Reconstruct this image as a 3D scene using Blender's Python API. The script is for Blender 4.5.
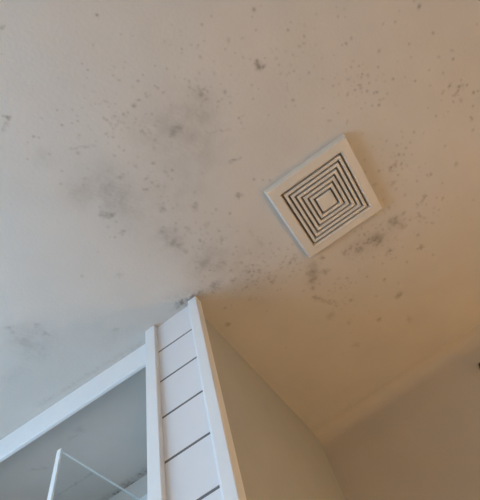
import bpy, bmesh, math
import numpy as np
from mathutils import Matrix, Vector

for o in list(bpy.data.objects):
    bpy.data.objects.remove(o, do_unlink=True)
scene = bpy.context.scene
col = scene.collection

# ------------------------------------------------------------------ camera
CEIL = 2.4                      # ceiling height
cam_data = bpy.data.cameras.new('camera')
cam = bpy.data.objects.new('camera', cam_data)
col.objects.link(cam)
right = Vector((0.81330793, 0.5429272, -0.20918955))
down = Vector((-0.57495077, 0.694808, -0.43205723))
fwd = Vector((-0.08922905, 0.47166926, 0.87724927))
m = Matrix.Identity(4)
for i in range(3):
    m[i][0], m[i][1], m[i][2] = right[i], -down[i], -fwd[i]
m.translation = Vector((0.0, 0.0, 1.4))
cam.matrix_world = m
cam_data.sensor_fit = 'HORIZONTAL'
cam_data.sensor_width = 36.0
cam_data.lens = 413.13 / 480.0 * 36.0
cam_data.clip_start = 0.02
scene.camera = cam

# ------------------------------------------------------------------ world, daylight, exposure
world = bpy.data.worlds.new('world')
scene.world = world
world.use_nodes = True
bgn = world.node_tree.nodes['Background']
bgn.inputs['Color'].default_value = (0.62, 0.78, 1.0, 1)
bgn.inputs['Strength'].default_value = 0.3

sun_l = bpy.data.lights.new('window_daylight', 'AREA')
sun_l.shape = 'RECTANGLE'
sun_l.size = 0.96
sun_l.size_y = 1.46
sun_l.energy = 38
sun_l.color = (0.54, 0.76, 1.0)
day = bpy.data.objects.new('window_daylight', sun_l)
col.objects.link(day)
day.matrix_world = Matrix.Translation((-1.68, -0.35, 1.70)) @ Matrix.Rotation(math.radians(-90), 4, 'Y')

scene.view_settings.view_transform = 'Standard'
scene.view_settings.look = 'None'
scene.view_settings.gamma = 1.0
scene.view_settings.use_curve_mapping = False
scene.view_settings.exposure = 0.0
LAMP_STRENGTH = 50


# ------------------------------------------------------------------ materials
def new_mat(name, base, rough=0.5, var=0.03, scale=40.0, bump=0.0, bump_scale=180.0, metallic=0.0):
    mt = bpy.data.materials.new(name)
    mt.use_nodes = True
    nt = mt.node_tree
    b = nt.nodes['Principled BSDF']
    b.inputs['Roughness'].default_value = rough
    b.inputs['Metallic'].default_value = metallic
    tc = nt.nodes.new('ShaderNodeTexCoord')
    nz = nt.nodes.new('ShaderNodeTexNoise')
    nz.inputs['Scale'].default_value = scale
    nz.inputs['Detail'].default_value = 4.0
    nt.links.new(tc.outputs['Object'], nz.inputs['Vector'])
    rp = nt.nodes.new('ShaderNodeValToRGB')
    rp.color_ramp.elements[0].position = 0.3
    rp.color_ramp.elements[1].position = 0.7
    rp.color_ramp.elements[0].color = tuple(c * (1 - var) for c in base) + (1,)
    rp.color_ramp.elements[1].color = tuple(min(1, c * (1 + var)) for c in base) + (1,)
    nt.links.new(nz.outputs['Fac'], rp.inputs['Fac'])
    nt.links.new(rp.outputs['Color'], b.inputs['Base Color'])
    if bump:
        n2 = nt.nodes.new('ShaderNodeTexNoise')
        n2.inputs['Scale'].default_value = bump_scale
        n2.inputs['Detail'].default_value = 3.0
        nt.links.new(tc.outputs['Object'], n2.inputs['Vector'])
        bp = nt.nodes.new('ShaderNodeBump')
        bp.inputs['Strength'].default_value = bump
        bp.inputs['Distance'].default_value = 0.002
        nt.links.new(n2.outputs['Fac'], bp.inputs['Height'])
        nt.links.new(bp.outputs['Normal'], b.inputs['Normal'])
    return mt


CEIL_PAINT = (0.60, 0.58, 0.545)
M = {}
M['ceiling'] = new_mat('ceiling_paint', CEIL_PAINT, 0.75, 0.025, 9.0, 0.25, 120.0)
M['far_wall'] = new_mat('far_wall_paint', (0.55, 0.515, 0.46), 0.75, 0.025, 9.0, 0.25, 120.0)
M['partition'] = new_mat('partition_paint', (0.47, 0.485, 0.465), 0.7, 0.02, 12.0, 0.2, 120.0)
M['room_wall'] = new_mat('room_wall_paint', (0.57, 0.56, 0.51), 0.7, 0.02, 12.0, 0.2, 120.0)
M['trim'] = new_mat('white_gloss_paint', (0.83, 0.855, 0.88), 0.38, 0.015, 14.0, 0.08, 60.0)
M['plank'] = new_mat('white_board_paint', (0.775, 0.79, 0.83), 0.42, 0.02, 10.0, 0.08, 60.0)
M['plastic'] = new_mat('cream_plastic', (0.67, 0.63, 0.565), 0.42, 0.015, 30.0)
M['plastic_in'] = new_mat('brown_duct_plastic', (0.30, 0.25, 0.20), 0.8, 0.15, 60.0)  # even brown, darker than the louvres in front
M['groove'] = new_mat('groove_shade_paint', (0.15, 0.15, 0.155), 0.7, 0.1, 40.0)  # dark grey standing in for the shade between boards
M['dark'] = new_mat('dark_metal', (0.03, 0.025, 0.02), 0.5, 0.1, 60.0)
M['tile'] = new_mat('glazed_tile', (0.80, 0.83, 0.85), 0.2, 0.02, 6.0)
M['grout'] = new_mat('grey_grout', (0.42, 0.43, 0.43), 0.85, 0.1, 60.0)
M['floor'] = new_mat('floor_vinyl', (0.66, 0.62, 0.57), 0.5, 0.12, 5.0)
M['chrome'] = new_mat('brushed_chrome', (0.75, 0.77, 0.78), 0.25, 0.03, 80.0, metallic=1.0)
M['door'] = new_mat('door_paint', (0.72, 0.71, 0.68), 0.45, 0.02, 10.0)
M['glass_edge'] = new_mat('polished_glass_edge', (0.87, 0.92, 0.94), 0.15, 0.06, 20.0)

# the ceiling carries mould: a painted-on growth, and two faint lines, stored per vertex as the attribute "mould"
nt = M['ceiling'].node_tree
b = nt.nodes['Principled BSDF']
paint_out = b.inputs['Base Color'].links[0].from_socket
at = nt.nodes.new('ShaderNodeAttribute')
at.attribute_name = 'mould'
mx = nt.nodes.new('ShaderNodeMix')
mx.data_type = 'RGBA'
mx.inputs['B'].default_value = (0.14, 0.115, 0.09, 1)
nt.links.new(at.outputs['Fac'], mx.inputs['Factor'])
nt.links.new(paint_out, mx.inputs['A'])
nt.links.new(mx.outputs['Result'], b.inputs['Base Color'])


def glass_mat(name, tint):
    mt = bpy.data.materials.new(name)
    mt.use_nodes = True
    nt = mt.node_tree
    nt.nodes.clear()
    out = nt.nodes.new('ShaderNodeOutputMaterial')
    mix = nt.nodes.new('ShaderNodeMixShader')
    tr = nt.nodes.new('ShaderNodeBsdfTransparent')
    gl = nt.nodes.new('ShaderNodeBsdfGlossy')
    lw = nt.nodes.new('ShaderNodeLayerWeight')
    pw = nt.nodes.new('ShaderNodeMath')
    pw.operation = 'POWER'
    pw.inputs[1].default_value = 4.0
    fr = nt.nodes.new('ShaderNodeMath')
    fr.operation = 'MULTIPLY_ADD'
    fr.inputs[1].default_value = 0.7
    fr.inputs[2].default_value = 0.03
    nz = nt.nodes.new('ShaderNodeTexNoise')
    nz.inputs['Scale'].default_value = 3.0
    rp = nt.nodes.new('ShaderNodeValToRGB')
    rp.color_ramp.elements[0].color = tuple(c * 0.97 for c in tint) + (1,)
    rp.color_ramp.elements[1].color = tuple(tint) + (1,)
    nt.links.new(nz.outputs['Fac'], rp.inputs['Fac'])
    nt.links.new(rp.outputs['Color'], tr.inputs['Color'])
    nt.links.new(lw.outputs['Facing'], pw.inputs[0])
    nt.links.new(pw.outputs[0], fr.inputs[0])
    gl.inputs['Roughness'].default_value = 0.03
    nt.links.new(fr.outputs[0], mix.inputs['Fac'])
    nt.links.new(tr.outputs['BSDF'], mix.inputs[1])
    nt.links.new(gl.outputs['BSDF'], mix.inputs[2])
    nt.links.new(mix.outputs['Shader'], out.inputs['Surface'])
    return mt


M['glass'] = glass_mat('clear_shower_glass', (0.975, 0.99, 0.99))
M['window_glass'] = glass_mat('window_glass', (0.97, 0.98, 0.98))

M['globe'] = new_mat('glowing_opal_globe', (0.9, 0.82, 0.7), 0.4, 0.02, 10.0)
pb = M['globe'].node_tree.nodes['Principled BSDF']
pb.inputs['Emission Color'].default_value = (1.0, 0.51, 0.11, 1)
pb.inputs['Emission Strength'].default_value = LAMP_STRENGTH


# ------------------------------------------------------------------ helpers
def link(name, mesh, mat, parent=None, **props):
    o = bpy.data.objects.new(name, mesh)
    if mat is not None and mesh is not None and not mesh.materials:
        mesh.materials.append(mat)
    col.objects.link(o)
    if parent is not None:
        o.parent = parent
    for k, v in props.items():
        o[k] = v
    return o


def box_bm(bm, x0, x1, y0, y1, z0, z1):
    vs = [bm.verts.new(p) for p in ((x0, y0, z0), (x1, y0, z0), (x1, y1, z0), (x0, y1, z0),
                                    (x0, y0, z1), (x1, y0, z1), (x1, y1, z1), (x0, y1, z1))]
    for f in ((0, 3, 2, 1), (4, 5, 6, 7), (0, 1, 5, 4), (1, 2, 6, 5), (2, 3, 7, 6), (3, 0, 4, 7)):
        bm.faces.new([vs[i] for i in f])


def finish(bm, name, bevel=0.0, smooth=False, segs=1):
    if bevel:
        bmesh.ops.bevel(bm, geom=bm.edges[:], offset=bevel, segments=segs, affect='EDGES', profile=0.6)
    bmesh.ops.recalc_face_normals(bm, faces=bm.faces[:])
    me = bpy.data.meshes.new(name)
    bm.to_mesh(me)
    bm.free()
    if smooth:
        for p in me.polygons:
            p.use_smooth = True
    return me


def boxes(name, lst, bevel=0.0):
    bm = bmesh.new()
    for bx in lst:
        box_bm(bm, *bx)
    return finish(bm, name, bevel)


def lathe(name, prof, axis='Z', n=24, smooth=True):
    """prof: (radius, height) pairs spun about the axis"""
    bm = bmesh.new()
    rings = []
    for r, h in prof:
        if r < 1e-6:
            rings.append([bm.verts.new((0, 0, h))])
        else:
            rings.append([bm.verts.new((r * math.cos(2 * math.pi * k / n), r * math.sin(2 * math.pi * k / n), h))
                          for k in range(n)])
    for a, c in zip(rings, rings[1:]):
        for k in range(n):
            k2 = (k + 1) % n
            if len(a) == 1 and len(c) == 1:
                continue
            if len(a) == 1:
                bm.faces.new((a[0], c[k], c[k2]))
            elif len(c) == 1:
                bm.faces.new((a[k], a[k2], c[0]))
            else:
                bm.faces.new((a[k], a[k2], c[k2], c[k]))
    if axis == 'Y':
        bmesh.ops.rotate(bm, verts=bm.verts[:], cent=(0, 0, 0), matrix=Matrix.Rotation(math.radians(-90), 3, 'X'))
    elif axis == 'X':
        bmesh.ops.rotate(bm, verts=bm.verts[:], cent=(0, 0, 0), matrix=Matrix.Rotation(math.radians(90), 3, 'Y'))
    return finish(bm, name, smooth=smooth)


def empty(name, loc, **props):
    o = bpy.data.objects.new(name, None)
    o.empty_display_size = 0.05
    o.location = loc
    col.objects.link(o)
    for k, v in props.items():
        o[k] = v
    return o


# ------------------------------------------------------------------ room shell
X_LEFT, X_RIGHT = -1.5, 1.05
Y_NEAR, Y_FAR = -1.15, 1.385
Y_RECESS = 1.052
COVE = 0.05                    # soft plastered turn from ceiling into far wall
PANEL_Y = 0.5747                # front of the two white posts
WALL_X = -0.3063                # face of the partition beside the posts

MOULD_SPOTS = [
    (-0.0366, -0.0933, 0.0033, 0.8), (-0.2023, -0.1744, 0.0036, 0.5), (-0.1967, -0.1748, 0.0027, 0.4),
    (-0.1562, -0.1441, 0.0018, 0.3), (-0.08, -0.0568, 0.0023, 0.35), (-0.0197, -0.0413, 0.0023, 0.35),
    (-0.0018, -0.025, 0.002, 0.3), (-0.1208, -0.027, 0.0024, 0.5), (-0.1331, -0.0165, 0.002, 0.4),
    (-0.1811, -0.0494, 0.0016, 0.3), (-0.237, -0.142, 0.0018, 0.3), (-0.3199, -0.0513, 0.004, 0.7),
    (-0.3151, -0.0479, 0.003, 0.5), (-0.3247, -0.0573, 0.003, 0.4), (-0.0496, 0.0483, 0.0027, 0.5),
    (-0.033, 0.045, 0.0023, 0.4), (-0.0259, 0.0771, 0.0028, 0.5), (-0.0232, 0.084, 0.0028, 0.5),
    (-0.0731, 0.0799, 0.0032, 0.55), (-0.0902, 0.0834, 0.0043, 0.6), (-0.0688, 0.1196, 0.0029, 0.4),
    (-0.0797, 0.1119, 0.0022, 0.35), (-0.1575, 0.0724, 0.0026, 0.5), (-0.1503, 0.0936, 0.0022, 0.4),
    (-0.242, 0.0251, 0.0034, 0.55), (-0.2281, -0.0038, 0.0025, 0.45), (-0.2221, 0.0341, 0.0025, 0.4),
    (-0.2089, 0.0382, 0.0025, 0.4), (-0.2033, 0.0292, 0.0021, 0.4), (-0.2647, -0.0094, 0.0021, 0.35),
    (-0.164, 0.0111, 0.0021, 0.3), (-0.1554, 0.0322, 0.0021, 0.3), (-0.1358, 0.0384, 0.0021, 0.3),
    (-0.1054, 0.042, 0.0021, 0.3), (-0.0571, 0.0117, 0.002, 0.3), (-0.0477, 0.0038, 0.002, 0.3),
    (-0.0837, -0.0017, 0.002, 0.3), (-0.0467, 0.0855, 0.0021, 0.4), (-0.0004, 0.0454, 0.0021, 0.35),
    (0.057, -0.026, 0.0019, 0.3), (0.2434, 0.0763, 0.0047, 0.6), (0.26, 0.0793, 0.0016, 0.3),
    (0.1323, 0.0375, 0.003, 0.5), (0.0785, 0.0034, 0.002, 0.3), (0.226, 0.1116, 0.0032, 0.35),
    (0.2876, 0.1521, 0.0034, 0.55), (0.1927, 0.1766, 0.0078, 0.8), (0.2024, 0.1832, 0.0045, 0.5),
    (0.1952, 0.1682, 0.0055, 0.45), (0.2132, 0.1705, 0.0022, 0.4), (0.2331, 0.2015, 0.0027, 0.4),
    (0.2567, 0.2329, 0.003, 0.45), (0.2222, 0.287, 0.0036, 0.5), (0.2195, 0.3018, 0.0024, 0.35),
    (0.147, 0.104, 0.0021, 0.45), (0.1613, 0.1232, 0.0021, 0.45), (0.1019, 0.0644, 0.0021, 0.45),
    (0.0683, 0.0514, 0.0025, 0.5), (0.0636, 0.0576, 0.0021, 0.4), (0.0517, 0.031, 0.002, 0.3),
    (0.1174, 0.0654, 0.0021, 0.3), (0.1388, 0.14, 0.0022, 0.3), (0.1572, 0.2011, 0.0027, 0.35),
    (0.1424, 0.2283, 0.0028, 0.35), (0.0963, 0.1773, 0.0045, 0.45), (0.0819, 0.1858, 0.0027, 0.4),
    (0.0984, 0.158, 0.0022, 0.35), (0.0451, 0.1495, 0.0056, 0.45), (0.0463, 0.1478, 0.0133, 0.15),
    (0.0422, 0.1115, 0.0032, 0.4), (0.0373, 0.1031, 0.0021, 0.35), (0.0911, 0.2445, 0.0033, 0.5),
    (0.0886, 0.2569, 0.0024, 0.4), (0.1552, 0.2817, 0.0024, 0.3), (0.3582, 0.1609, 0.0032, 0.25),
    (0.1831, 0.1526, 0.0022, 0.3), (0.2248, 0.2532, 0.0023, 0.3), (0.2445, 0.1692, 0.0022, 0.3),
    (0.5782, 0.2856, 0.0046, 0.75), (0.5715, 0.2683, 0.0034, 0.4), (0.4137, 0.204, 0.0022, 0.3),
    (0.5141, 0.2814, 0.0034, 0.4), (0.5316, 0.2662, 0.0023, 0.3), (0.5889, 0.358, 0.0036, 0.55),
    (0.3914, 0.2536, 0.0034, 0.55), (0.3816, 0.2509, 0.0023, 0.35), (0.5264, 0.3449, 0.0031, 0.45),
    (0.4546, 0.3149, 0.0043, 0.4), (0.6149, 0.4441, 0.0038, 0.6), (0.5838, 0.4177, 0.0038, 0.35),
    (0.4377, 0.3457, 0.0032, 0.5), (0.3793, 0.306, 0.0029, 0.45), (0.3974, 0.3156, 0.0029, 0.45),
    (0.3961, 0.3362, 0.0029, 0.45), (0.3598, 0.3276, 0.0024, 0.4), (0.4598, 0.3936, 0.0038, 0.5),
    (0.5081, 0.4324, 0.0033, 0.5), (0.5802, 0.4593, 0.0034, 0.45), (0.55, 0.4303, 0.0038, 0.3),
    (0.3648, 0.3586, 0.003, 0.5), (0.3902, 0.379, 0.0032, 0.5), (0.4124, 0.3945, 0.005, 0.65),
    (0.4037, 0.3941, 0.0038, 0.4), (0.4029, 0.4282, 0.0039, 0.6), (0.3735, 0.4017, 0.0025, 0.35),
    (0.4209, 0.3696, 0.0025, 0.3), (0.5862, 0.5007, 0.0048, 0.75), (0.6075, 0.5169, 0.0043, 0.7),
    (0.6018, 0.5247, 0.0035, 0.6), (0.6282, 0.5268, 0.0035, 0.55), (0.6176, 0.5049, 0.0032, 0.4),
    (0.6383, 0.5561, 0.0046, 0.65), (0.6507, 0.5602, 0.0033, 0.5), (0.6263, 0.5888, 0.0042, 0.45),
    (0.6005, 0.5553, 0.0055, 0.3), (0.5262, 0.5488, 0.0036, 0.4), (0.6106, 0.6185, 0.0051, 0.4),
    (0.5142, 0.5157, 0.0027, 0.3), (0.2767, 0.3859, 0.0051, 0.25), (0.6963, 0.4056, 0.0037, 0.3),
    (-0.3071, 0.0087, 0.0029, 0.6), (-0.2994, 0.0167, 0.0025, 0.4), (-0.3259, 0.0108, 0.0021, 0.4),
    (-0.3524, 0.0367, 0.0024, 0.4), (-0.3078, 0.0557, 0.0028, 0.4), (-0.314, 0.0999, 0.0029, 0.4),
    (-0.3373, 0.121, 0.003, 0.4), (-0.2575, 0.0902, 0.0044, 0.35), (-0.2871, 0.1411, 0.0058, 0.3),
    (-0.3004, 0.1523, 0.0035, 0.3), (-0.2503, 0.1876, 0.0029, 0.45), (-0.2205, 0.1917, 0.0062, 0.4),
    (-0.3007, 0.2485, 0.0075, 0.5), (-0.311, 0.2387, 0.0075, 0.3), (-0.3083, 0.3011, 0.0065, 0.45),
    (-0.3325, 0.2993, 0.0039, 0.3), (-0.3275, 0.2681, 0.0038, 0.3), (-0.1724, 0.1885, 0.0059, 0.3),
    (-0.1797, 0.0942, 0.0029, 0.4), (-0.059, 0.1803, 0.0099, 0.45), (-0.0389, 0.1808, 0.0076, 0.42),
    (-0.0185, 0.4035, 0.0075, 0.5), (-0.0094, 0.4089, 0.0054, 0.3), (-0.125, 0.3581, 0.0095, 0.42),
    (-0.1927, 0.3118, 0.0093, 0.36), (0.0386, 0.3936, 0.0037, 0.5), (0.057, 0.4092, 0.0032, 0.4),
    (0.0712, 0.4217, 0.0032, 0.45), (-0.0631, 0.4314, 0.0036, 0.5), (-0.1268, 0.2441, 0.0049, 0.3),
    (-0.1359, 0.2099, 0.0043, 0.35), (-0.1261, 0.2666, 0.003, 0.35), (-0.1291, 0.2549, 0.0037, 0.3),
    (-0.2301, 0.4048, 0.0099, 0.42), (-0.2353, 0.382, 0.0081, 0.3), (-0.2288, 0.3654, 0.0094, 0.3),
    (-0.2233, 0.4218, 0.0083, 0.3), (-0.218, 0.4453, 0.0071, 0.3), (-0.2034, 0.3787, 0.0067, 0.25),
    (-0.1771, 0.3999, 0.0068, 0.28), (-0.1318, 0.4181, 0.0082, 0.18), (-0.224, 0.3513, 0.0053, 0.25),
    (-0.206, 0.5067, 0.0146, 0.25), (-0.1256, 0.4791, 0.0071, 0.35), (-0.1147, 0.454, 0.0042, 0.35),
    (-0.2901, 0.574, 0.008, 0.7), (-0.1704, 0.6039, 0.0062, 0.5), (-0.1543, 0.6484, 0.0051, 0.5),
    (-0.0941, 0.6263, 0.0056, 0.6), (-0.0855, 0.6858, 0.0051, 0.55), (-0.0871, 0.6711, 0.0041, 0.45),
    (-0.1221, 0.5733, 0.006, 0.35), (-0.1592, 0.542, 0.006, 0.35), (-0.2234, 0.584, 0.0077, 0.35),
    (-0.2678, 0.7201, 0.0067, 0.6), (-0.242, 0.6667, 0.0045, 0.4), (-0.0848, 0.5637, 0.0045, 0.3),
    (0.2416, 0.7708, 0.0163, 0.5), (0.2209, 0.7664, 0.0098, 0.35), (0.17, 0.7625, 0.0082, 0.5),
    (0.158, 0.7441, 0.0065, 0.45), (0.184, 0.7699, 0.0066, 0.5), (0.2003, 0.7579, 0.0059, 0.55),
    (0.1838, 0.7486, 0.0049, 0.5), (0.2079, 0.7641, 0.0049, 0.5), (0.1395, 0.7458, 0.0065, 0.35),
    (0.2531, 0.8357, 0.0074, 0.55), (0.3078, 0.7587, 0.0106, 0.5), (0.2963, 0.7456, 0.008, 0.35),
    (0.3207, 0.7853, 0.0098, 0.25), (0.3443, 0.8922, 0.0076, 0.55), (0.3304, 0.8909, 0.0052, 0.5),
    (0.0738, 0.7166, 0.0071, 0.5), (0.0594, 0.7632, 0.0099, 0.42), (0.0415, 0.7239, 0.013, 0.25),
    (0.0251, 0.7407, 0.0131, 0.35), (0.0133, 0.762, 0.0083, 0.4), (0.002, 0.7889, 0.0068, 0.4),
    (-0.0088, 0.8217, 0.0086, 0.35), (-0.0007, 0.918, 0.0145, 0.25), (0.1039, 0.8307, 0.0045, 0.4),
    (0.1578, 0.87, 0.0045, 0.4), (0.2015, 0.9192, 0.0057, 0.5), (0.0777, 0.9127, 0.0054, 0.5),
    (0.1506, 0.9572, 0.0044, 0.4), (0.2193, 1.0076, 0.0093, 0.45), (0.2063, 1.0113, 0.0067, 0.4),
    (0.1203, 1.0486, 0.0062, 0.5), (0.2049, 1.1255, 0.0099, 0.28), (0.0096, 1.09, 0.0119, 0.2),
    (0.0337, 0.9856, 0.0094, 0.22), (-0.0401, 0.6635, 0.0047, 0.35), (-0.0252, 0.6505, 0.0041, 0.35),
    (0.2856, 0.9118, 0.0046, 0.4), (0.3645, 0.5977, 0.0058, 0.5), (0.3587, 0.6037, 0.0044, 0.4),
    (0.3309, 0.5863, 0.0046, 0.5), (0.3973, 0.5812, 0.0043, 0.45), (0.3725, 0.6317, 0.0044, 0.4),
    (0.3509, 0.6439, 0.0075, 0.3), (0.3512, 0.666, 0.0045, 0.3), (0.4576, 0.55, 0.0036, 0.4),
    (0.4218, 0.5759, 0.0037, 0.35), (0.5204, 0.6418, 0.0038, 0.35), (0.5338, 0.7141, 0.0061, 0.35),
    (0.6063, 0.6511, 0.0044, 0.35), (0.4559, 0.6931, 0.004, 0.5), (0.4452, 0.6867, 0.0036, 0.4),
    (0.4132, 0.6842, 0.004, 0.4), (0.4618, 0.7854, 0.0042, 0.45), (0.4131, 0.7437, 0.0063, 0.3),
    (0.3423, 0.7503, 0.0057, 0.4), (0.3492, 0.7837, 0.0042, 0.4), (0.3667, 0.7002, 0.004, 0.35),
    (0.3882, 0.7551, 0.0041, 0.35), (0.3514, 0.8475, 0.0047, 0.45), (0.4267, 0.7971, 0.0042, 0.3),
    (0.3665, 0.9476, 0.0046, 0.35), (0.3117, 0.7029, 0.0047, 0.4), (-0.658, 0.3672, 0.0071, 0.3),
    (-0.715, 0.3279, 0.0069, 0.35), (-0.7197, 0.3456, 0.0056, 0.28), (-0.662, 0.3992, 0.0072, 0.3),
    (-0.7186, 0.3921, 0.0145, 0.12), (-0.4693, 0.3309, 0.0041, 0.3), (-0.3951, 0.3904, 0.0083, 0.18),
    (-0.5212, 0.5158, 0.0092, 0.2), (-0.8619, 1.0337, 0.0063, 0.6),
]
MOULD_BLOTCHES = [
    (-0.261, 0.1825, 0.0522, 0.16), (-0.2584, 0.2321, 0.0344, 0.1), (-0.3218, 0.0566, 0.0218, 0.1),
    (-0.3314, 0.1594, 0.033, 0.1), (-0.104, 0.138, 0.045, 0.07), (-0.0485, 0.1781, 0.0644, 0.11),
    (0.0257, 0.1759, 0.0454, 0.1), (-0.019, 0.2576, 0.0606, 0.08), (-0.2268, 0.3963, 0.0383, 0.13),
    (-0.1981, 0.5053, 0.0438, 0.15), (-0.1388, 0.5674, 0.0845, 0.1), (-0.1394, 0.6748, 0.0836, 0.06),
    (-0.7102, 0.3771, 0.0516, 0.14), (0.2429, 0.7718, 0.0457, 0.14), (0.1675, 0.7604, 0.0392, 0.13),
    (0.3052, 0.7647, 0.029, 0.12), (0.0191, 0.7579, 0.0232, 0.14), (-0.3025, 0.5763, 0.0433, 0.12),
    (-0.2557, 0.2842, 0.0764, 0.06), (-0.8503, 0.7326, 0.0143, 0.12), (-0.1276, 0.3008, 0.076, 0.06),
    (-0.9312, 1.0634, 0.0386, 0.12),
]
MOULD_AND_LINE_STROKES = [
    (-0.2718, 0.0712, -0.2378, 0.0878, 0.0022, 0.28), (-0.2378, 0.0878, -0.2163, 0.0994, 0.0033, 0.36),
    (-0.0037, 0.2161, 0.059, 0.2571, 0.0026, 0.35), (0.0174, 0.3182, 0.0419, 0.3271, 0.0033, 0.4),
    (-0.3486, 0.5668, -0.2712, 0.5818, 0.0124, 0.3), (-0.2712, 0.5818, -0.2128, 0.5889, 0.0124, 0.24),
    (-0.3341, 0.5618, -0.287, 0.5745, 0.0061, 0.4), (-0.0031, 0.8316, 0.0344, 0.8941, 0.0069, 0.3),
    (-0.8375, 0.4474, -0.6693, 0.4246, 0.0213, 0.08), (-0.8558, 0.5751, -0.4982, 0.5999, 0.0082, 0.14),
    (-0.9011, 0.735, -0.8762, 0.743, 0.0047, 0.3), (-1.0715, 0.753, -1.0323, 0.785, 0.0044, 0.25),  # last one here and first one below: plain faint lines across the recess
    (-1.1056, 0.9037, -0.961, 0.9072, 0.004, 0.3), (-1.0389, 1.0474, -0.8365, 1.0403, 0.0172, 0.35),
    (-0.9847, 1.0473, -0.848, 1.0543, 0.0051, 0.45), (-0.3197, -0.0462, -0.3431, -0.0374, 0.0026, 0.4),
    (-0.0467, 0.5052, -0.0447, 0.5648, 0.0072, 0.12), (0.4021, 0.7544, 0.4231, 0.7439, 0.0038, 0.35),
    (0.0432, 0.7081, 0.0065, 0.7743, 0.0129, 0.15), (-0.3175, 0.2285, -0.2989, 0.2499, 0.0049, 0.25),
    (-0.3757, 0.5116, -0.3262, 0.5378, 0.012, 0.08), (-0.5541, 0.5326, -0.4597, 0.549, 0.0186, 0.06),
]
MOULD_FIELDS = [(-0.118, 0.614, 0.105, 90), (-0.135, 0.089, 0.098, 55), (0.051, 0.141, 0.110, 45), (0.381, 0.356, 0.111, 40), (0.377, 0.600, 0.087, 60), (0.232, 0.772, 0.098, 70), (0.381, 0.789, 0.114, 40), (-0.009, 0.664, 0.069, 35), (0.066, 0.854, 0.139, 40), (-0.170, 0.443, 0.084, 40), (0.591, 0.530, 0.067, 20), (0.281, 0.221, 0.181, 40), (-0.186, 0.256, 0.124, 40), ]

def mould_value(X, Y):
    v = np.zeros(X.shape, np.float64)

    def window(x0, x1, y0, y1):
        i0, i1 = np.searchsorted(xs, (x0, x1))
        j0, j1 = np.searchsorted(ys, (y0, y1))
        return slice(j0, j1 + 1), slice(i0, i1 + 1)

    def spot(x, y, r, s, e=1.0, ang=0.0, soft=2.0):
        R = r * 3.2 * max(e, 1)
        w = window(x - R, x + R, y - R, y + R)
        dx, dy = (XW[w] - x, YW[w] - y) if r > 0.004 else (X[w] - x, Y[w] - y)
        c, sn = math.cos(ang), math.sin(ang)
        a, bb = (dx * c + dy * sn) / (r * e), (-dx * sn + dy * c) / r
        d = np.sqrt(a * a + bb * bb)
        v[w] = 1 - (1 - v[w]) * (1 - s * np.exp(-d ** soft))

    rng = np.random.default_rng(11)
    # cloudy multiplier that breaks up the soft blotches
    def cloud(scale, seed):
        r2 = np.random.default_rng(seed)
        out = np.zeros(X.shape)
        for _ in range(26):
            th = r2.uniform(0, 2 * math.pi)
            k = scale * r2.uniform(0.5, 2.2)
            out += np.sin(X * k * math.cos(th) + Y * k * math.sin(th) + r2.uniform(0, 6.3))
        return out / 5.1
    cl = cloud(90.0, 3)
    fine = cloud(420.0, 8)
    # wander, so that edges and strokes grow unevenly
    XW = X + 0.0022 * cloud(160.0, 21) + 0.0012 * cloud(520.0, 22)
    YW = Y + 0.0022 * cloud(160.0, 23) + 0.0012 * cloud(520.0, 24)
    blot = np.zeros(X.shape)
    for x, y, r, s in MOULD_BLOTCHES:
        d2 = ((XW - x) ** 2 + (YW - y) ** 2) / (r * r)
        blot += 1.25 * s * np.exp(-d2)
    for x0, y0, x1, y1, w, s in MOULD_AND_LINE_STROKES:
        ux, uy = x1 - x0, y1 - y0
        w *= 1.15
        s *= 0.85
        L2 = ux * ux + uy * uy
        t = np.clip(((XW - x0) * ux + (YW - y0) * uy) / L2, 0, 1)
        d2 = ((XW - x0 - t * ux) ** 2 + (YW - y0 - t * uy) ** 2) / (w * w) + np.clip(0.3 - 0.5 * fine, 0, 1.2)
        blot = np.maximum(blot, s * np.exp(-d2)) if w < 0.005 else blot + s * np.exp(-d2)
    v = np.clip(blot * (1 + 0.35 * np.clip(cl, -1.5, 1.5) + 0.2 * np.clip(fine, -1.5, 1.5)), 0, 0.8)
    for x, y, r, s in MOULD_SPOTS:
        spot(x, y, r * 0.85, s * 0.95, rng.uniform(0.85, 1.35), rng.uniform(0, math.pi))
        if r > 0.006:                                     # big colonies have satellites
            for _ in range(5):
                th, q = rng.uniform(0, 6.3), r * rng.uniform(0.7, 1.8)
                spot(x + q * math.cos(th), y + q * math.sin(th), r * 0.3, s * 0.5)
    for x, y, r, n in MOULD_FIELDS:
        for _ in range(int(n * 1.5)):
            th, q = rng.uniform(0, 6.3), abs(rng.normal(0, 0.75)) * r
            spot(x + q * math.cos(th), y + q * math.sin(th), rng.uniform(0.0015, 0.0032),
                 rng.uniform(0.08, 0.36), rng.uniform(0.8, 1.6), rng.uniform(0, 3.1))
    return np.clip(v, 0, 0.92)


def axis_steps(lo, hi, f0, f1, step):
    a = np.linspace(lo, f0, 6)[:-1]
    mid = np.linspace(f0, f1, int(round((f1 - f0) / step)) + 1)
    c = np.linspace(f1, hi, 6)[1:]
    return np.concatenate([a, mid, c])


xs = axis_steps(X_LEFT, X_RIGHT, -1.26, 0.76, 0.0025)
ys = np.concatenate([axis_steps(Y_NEAR, 1.14, -0.25, 1.10, 0.0025), np.linspace(1.14, Y_FAR - COVE, 26)[1:]])
GX, GY = np.meshgrid(xs, ys)
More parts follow.
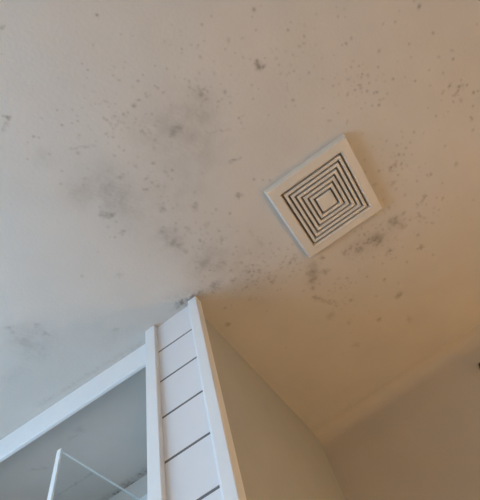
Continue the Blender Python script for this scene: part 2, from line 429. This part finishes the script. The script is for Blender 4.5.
# slightly uneven plaster
GZ = CEIL + 0.0006 * np.sin(GX * 7.0 + 1.0) * np.sin(GY * 5.0) 
GZ[-1, :] = CEIL
nx, ny = len(xs), len(ys)
co = np.stack([GX, GY, GZ], -1).reshape(-1, 3).astype(np.float32)
ii = (np.arange(ny - 1)[:, None] * nx + np.arange(nx - 1)[None, :]).reshape(-1)
quads = np.stack([ii, ii + nx, ii + nx + 1, ii + 1], -1).astype(np.int32)      # facing down
cme = bpy.data.meshes.new('ceiling')
cme.vertices.add(len(co))
cme.vertices.foreach_set('co', co.ravel())
cme.loops.add(quads.size)
cme.loops.foreach_set('vertex_index', quads.ravel())
cme.polygons.add(len(quads))
cme.polygons.foreach_set('loop_start', np.arange(0, quads.size, 4, dtype=np.int32))
cme.update(calc_edges=True)
cme.polygons.foreach_set('use_smooth', np.ones(len(quads), dtype=bool))
att = cme.attributes.new('mould', 'FLOAT', 'POINT')
att.data.foreach_set('value', mould_value(GX, GY).astype(np.float32).ravel())
cme.update()
link('ceiling', cme, M['ceiling'], kind='structure')

link('floor', boxes('floor', [(X_LEFT, X_RIGHT, Y_NEAR, Y_FAR, -0.1, 0.0)]), M['floor'], kind='structure')

# far wall, turning into the ceiling through a soft plastered cove
bm = bmesh.new()
prof = [(Y_FAR, 0.0), (Y_FAR, 1.0), (Y_FAR, 2.0)]
for k in range(11):
    a = math.radians(9 * k)
    prof.append((Y_FAR - COVE + COVE * math.cos(a), CEIL - COVE + COVE * math.sin(a)))
prof += [(Y_FAR - COVE, CEIL + 0.08), (Y_FAR + 0.1, CEIL + 0.08), (Y_FAR + 0.1, 0.0)]
rows = [[bm.verts.new((x, y, z)) for (y, z) in prof] for x in np.linspace(-0.45, X_RIGHT, 12)]
for r0, r1 in zip(rows, rows[1:]):
    for k in range(len(prof)):
        k2 = (k + 1) % len(prof)
        bm.faces.new((r0[k], r0[k2], r1[k2], r1[k]))
bm.faces.new(rows[0])
bm.faces.new(list(reversed(rows[-1])))
fw = finish(bm, 'wall_back')
for p in fw.polygons:
    p.use_smooth = p.center.y < Y_FAR + 0.02 and abs(p.normal.x) < 0.5 and p.center.z < CEIL + 0.001 and p.center.z > 0.01
link('wall_back', fw, M['far_wall'], kind='structure')

# partition carrying the white panelling on its end
link('wall_partition', boxes('wall_partition', [(-0.455, WALL_X, 0.6025, Y_FAR, 0.0, CEIL)]), M['partition'], kind='structure')

# recess (shower) back wall with tiles below a plain band
wr = link('wall_recess', boxes('wall_recess', [(X_LEFT, -0.455, Y_RECESS, Y_RECESS + 0.1, 0.0, CEIL)]), M['ceiling'], kind='structure')
TW, TH, TOP = 0.248, 0.198, CEIL - 0.078
tile_me = boxes('tile', [(-TW / 2, TW / 2, -0.008, 0.0, -TH / 2, TH / 2)], 0.0015)
for r in range(11):
    for c in range(4):
        t = link('tile', tile_me, M['tile'], wr)
        t.location = (-0.462 - TW / 2 - c * (TW + 0.003), Y_RECESS, TOP - TH / 2 - r * (TH + 0.003))
link('grout_bed', boxes('grout_bed', [(X_LEFT + 0.02, -0.456, Y_RECESS - 0.0045, Y_RECESS, 0.1, TOP)]), M['grout'], wr)

# left wall with the window, right wall with the door, near wall
WY0, WY1, WZ0, WZ1 = -1.1, 0.4, 1.20, 2.20
link('wall_left', boxes('wall_left', [
    (X_LEFT - 0.15, X_LEFT, Y_NEAR, WY0, 0, CEIL), (X_LEFT - 0.15, X_LEFT, WY1, Y_FAR, 0, CEIL),
    (X_LEFT - 0.15, X_LEFT, WY0, WY1, 0, WZ0), (X_LEFT - 0.15, X_LEFT, WY0, WY1, WZ1, CEIL)]), M['room_wall'], kind='structure')
win = empty('window_1', (X_LEFT - 0.08, WY0, WZ0), kind='structure')
wx = 0.0
W, H = WY1 - WY0, WZ1 - WZ0
link('frame', boxes('window_frame', [(wx - .03, wx + .03, 0, W, 0, .05), (wx - .03, wx + .03, 0, W, H - .05, H),
     (wx - .03, wx + .03, 0, .05, .05, H - .05), (wx - .03, wx + .03, W - .05, W, .05, H - .05)]), M['trim'], win)
link('mullion', boxes('window_mullion', [(wx - .025, wx + .025, W / 2 - .025, W / 2 + .025, .05, H - .05)]), M['trim'], win)
for y0, y1 in ((.05, W / 2 - .025), (W / 2 + .025, W - .05)):
    link('pane', boxes('window_pane', [(wx - .003, wx + .003, y0, y1, .05, H - .05)]), M['window_glass'], win)
link('sill', boxes('window_sill', [(0.03, 0.11, -0.03, W + 0.03, -0.03, 0.0)], 0.004), M['trim'], win)

DY0, DY1, DZ = 0.2, 0.98, 2.0
link('wall_right', boxes('wall_right', [
    (X_RIGHT, X_RIGHT + 0.12, Y_NEAR, DY0, 0, CEIL), (X_RIGHT, X_RIGHT + 0.12, DY1, Y_FAR, 0, CEIL),
    (X_RIGHT, X_RIGHT + 0.12, DY0, DY1, DZ, CEIL)]), M['room_wall'], kind='structure')
door = empty('door_1', (X_RIGHT + 0.03, DY0, 0.0), kind='structure')
link('leaf', boxes('door_leaf', [(0.0, 0.04, 0.003, DY1 - DY0 - 0.003, 0.0, DZ - 0.003)], 0.002), M['door'], door)
dh = link('door_handle', lathe('door_handle', [(0, 0), (0.025, 0), (0.025, 0.008), (0.009, 0.01), (0.009, 0.04), (0.022, 0.045), (0.026, 0.06), (0.016, 0.072), (0, 0.074)], 'X'), M['chrome'], door)
dh.location = (0.0, 0.08, 1.0)
dh.rotation_euler = (0, 0, math.pi)
link('wall_front', boxes('wall_front', [(X_LEFT - .15, X_RIGHT + .12, Y_NEAR - 0.12, Y_NEAR, 0, CEIL)]), M['room_wall'], kind='structure')

# white downstand board over the recess opening (a touch out of square, as built)
bm = bmesh.new()
def hy(x):
    return 0.609 + 0.026 * (x + 0.494)
box_bm(bm, 0, 1, 0, 1, CEIL - 0.0840, CEIL)
for vtx in bm.verts:
    x = X_LEFT if vtx.co.x < .5 else -0.4555
    yy = hy(x) + (0.012 if vtx.co.y > .5 else 0.0)
    vtx.co.x, vtx.co.y = x, yy
link('trim_1', finish(bm, 'trim_1', 0.0012), M['trim'], kind='structure')

# ------------------------------------------------------------------ white panelling: two posts, horizontal boards, bead
pan = empty('wall_panelling', (-0.373, 0.6025, 0.0),
            label='narrow white panelling of horizontal boards between two posts on the partition end', category='panelling')
ox, oy = 0.373, -0.6025


def rel(bx):
    return (bx[0] + ox, bx[1] + ox, bx[2] + oy, bx[3] + oy, bx[4], bx[5])


link('post', boxes('post_narrow', [rel((-0.4629, -0.4300, PANEL_Y, 0.6025, 0, CEIL))], 0.0015), M['trim'], pan)
link('post', boxes('post_edge', [rel((-0.3105, -0.2829, PANEL_Y, 0.6025, 0, CEIL))], 0.0015), M['trim'], pan)
link('bead', boxes('bead', [rel((-0.3190, -0.3105, 0.5855, 0.6025, 0, CEIL))], 0.001), M['trim'], pan)
BD, GAP = 0.1105, 0.0058
plank_me = boxes('plank', [(-0.0555, 0.0555, -0.015, 0.0, 0.0, BD - GAP)], 0.0008)
gap_shade_me = boxes('groove', [(-0.0555, 0.0555, -0.0138, -0.001, -0.0029, 0.0029)])
for k in range(22):
    z1 = CEIL - k * BD - (0 if k == 0 else GAP / 2)
    z0 = CEIL - (k + 1) * BD + GAP / 2
    if z0 < 0:
        break
    p = link('plank', plank_me, M['plank'], pan)
    p.location = (-0.3745 + ox, 0.0, z0)
    gs = link('groove', gap_shade_me, M['groove'], pan)  # dark strip that paints the shade into each board gap
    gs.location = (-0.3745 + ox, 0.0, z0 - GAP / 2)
    if k == 0:
        p.scale.z = (z1 - z0) / (BD - GAP)

# ------------------------------------------------------------------ square extractor vent with stepped square louvres
VX, VY, VS, VD = 0.1664, 0.5587, 0.2500, 0.020
vent = empty('ceiling_vent', (VX, VY, CEIL), label='square cream extractor vent with concentric square louvres on the ceiling', category='vent')


def square_ring(name, ho, hi, z0, z1, bev=0.0, taper=0.0):
    """square ring hanging from z1 to z0; taper draws the lower outer edge in"""
    bm = bmesh.new()
    def sq(h, z):
        return [bm.verts.new((sx * h, sy * h, z)) for sx, sy in ((-1, -1), (1, -1), (1, 1), (-1, 1))]
    a, b2, c, d = sq(ho, z1), sq(ho - taper, z0), sq(hi, z0), sq(hi, z1)
    for p, q in ((a, b2), (b2, c), (c, d), (d, a)):
        for k in range(4):
            k2 = (k + 1) % 4
            bm.faces.new((p[k], p[k2], q[k2], q[k]))
    return finish(bm, name, bev)


link('frame', square_ring('vent_frame', VS / 2, 0.0955, -VD, 0.0, 0.0012, 0.0035), M['plastic'], vent)
link('inner_lip', square_ring('vent_lip', 0.0953, 0.0935, -VD + 0.0025, -0.001), M['plastic'], vent)
groove, rib = 0.0058, 0.0072
for k in range(5):
    hi = 0.0225 + groove * (k + 1) + rib * k
    link('louvre', square_ring('louvre', hi + rib, hi, -VD + 0.0012, -0.0075, 0.0006), M['plastic'], vent)
bm = bmesh.new()
box_bm(bm, -0.0225, 0.0225, -0.0225, 0.0225, -VD + 0.0008, -0.0075)
link('centre_plate', finish(bm, 'centre_plate', 0.0015), M['plastic'], vent)
link('duct_back', boxes('duct_back', [(-0.0953, 0.0953, -0.0953, 0.0953, -0.0075, -0.001)]), M['plastic_in'], vent)
link('spoke', boxes('spoke', [(-0.094, 0.094, -0.002, 0.002, -0.0095, -0.0075)]), M['plastic_in'], vent)
link('spoke', boxes('spoke', [(-0.002, 0.002, -0.094, 0.094, -0.0095, -0.0075)]), M['plastic_in'], vent)

# ------------------------------------------------------------------ glass shower screen in the recess
GLX, GY0, GTOP, GT = -0.798, 0.6285, 2.24, 0.006
scr = empty('shower_screen', (GLX, GY0, 0.0), label='clear glass shower screen with bright polished edge inside the recess', category='shower screen')
gl = Y_RECESS - 0.008 - GY0
link('pane', boxes('glass_pane', [(-GT / 2, GT / 2, 0.006, gl, 0.0, GTOP - 0.003)]), M['glass'], scr)
link('front_edge', boxes('front_edge', [(-0.0075, 0.0075, 0.0, 0.006, 0.0, GTOP)], 0.0007), M['glass_edge'], scr, label='bright pale aqua polished front edge')
link('top_edge', boxes('top_edge', [(-GT / 2, GT / 2, 0.006, gl, GTOP - 0.003, GTOP)], 0.0007), M['glass_edge'], scr)

# ------------------------------------------------------------------ small dark fitting on the far wall
fit = link('wall_hook', lathe('wall_hook', [(0, 0.0), (0.011, 0.0), (0.011, 0.003), (0.005, 0.005), (0.005, 0.012), (0.009, 0.015), (0.010, 0.02), (0.006, 0.024), (0, 0.025)], 'Y', 16),
           M['dark'], label='small dark round fitting on the far wall at the right edge', category='fitting')
fit.rotation_euler = (0, 0, math.pi)
fit.location = (0.3165, Y_FAR, 2.284)

# ------------------------------------------------------------------ unseen warm light from the right, given by two added globe lamps
gp = [(0.075 * math.sin(math.pi * k / 14), -0.075 * math.cos(math.pi * k / 14)) for k in range(15)]
gp[0], gp[-1] = (0, -0.075), (0, 0.075)
plate_me = lathe('backplate', [(0, 0), (0.05, 0), (0.05, 0.01), (0.04, 0.018), (0, 0.018)], 'Y')
arm_me = lathe('arm', [(0, 0.018), (0.01, 0.018), (0.01, 0.06), (0.022, 0.065), (0.022, 0.075), (0, 0.075)], 'Y')
globe_me = lathe('globe', gp, 'Y')
for ly, lab in ((1.2, 'added unseen opal globe lamp warming the ceiling by the far wall'),
                (-0.8, 'unseen opal globe wall lamp glowing warm on the near side of the door')):
    lamp = empty('unseen_wall_lamp', (X_RIGHT, ly, 1.1), label=lab, category='lamp', group='globe wall lamps')
    lamp.rotation_euler = (0, 0, math.pi / 2)
    link('backplate', plate_me, M['chrome'], lamp)
    link('arm', arm_me, M['chrome'], lamp)
    g = link('globe', globe_me, M['globe'], lamp)
    g.location = (0, 0.148, 0)
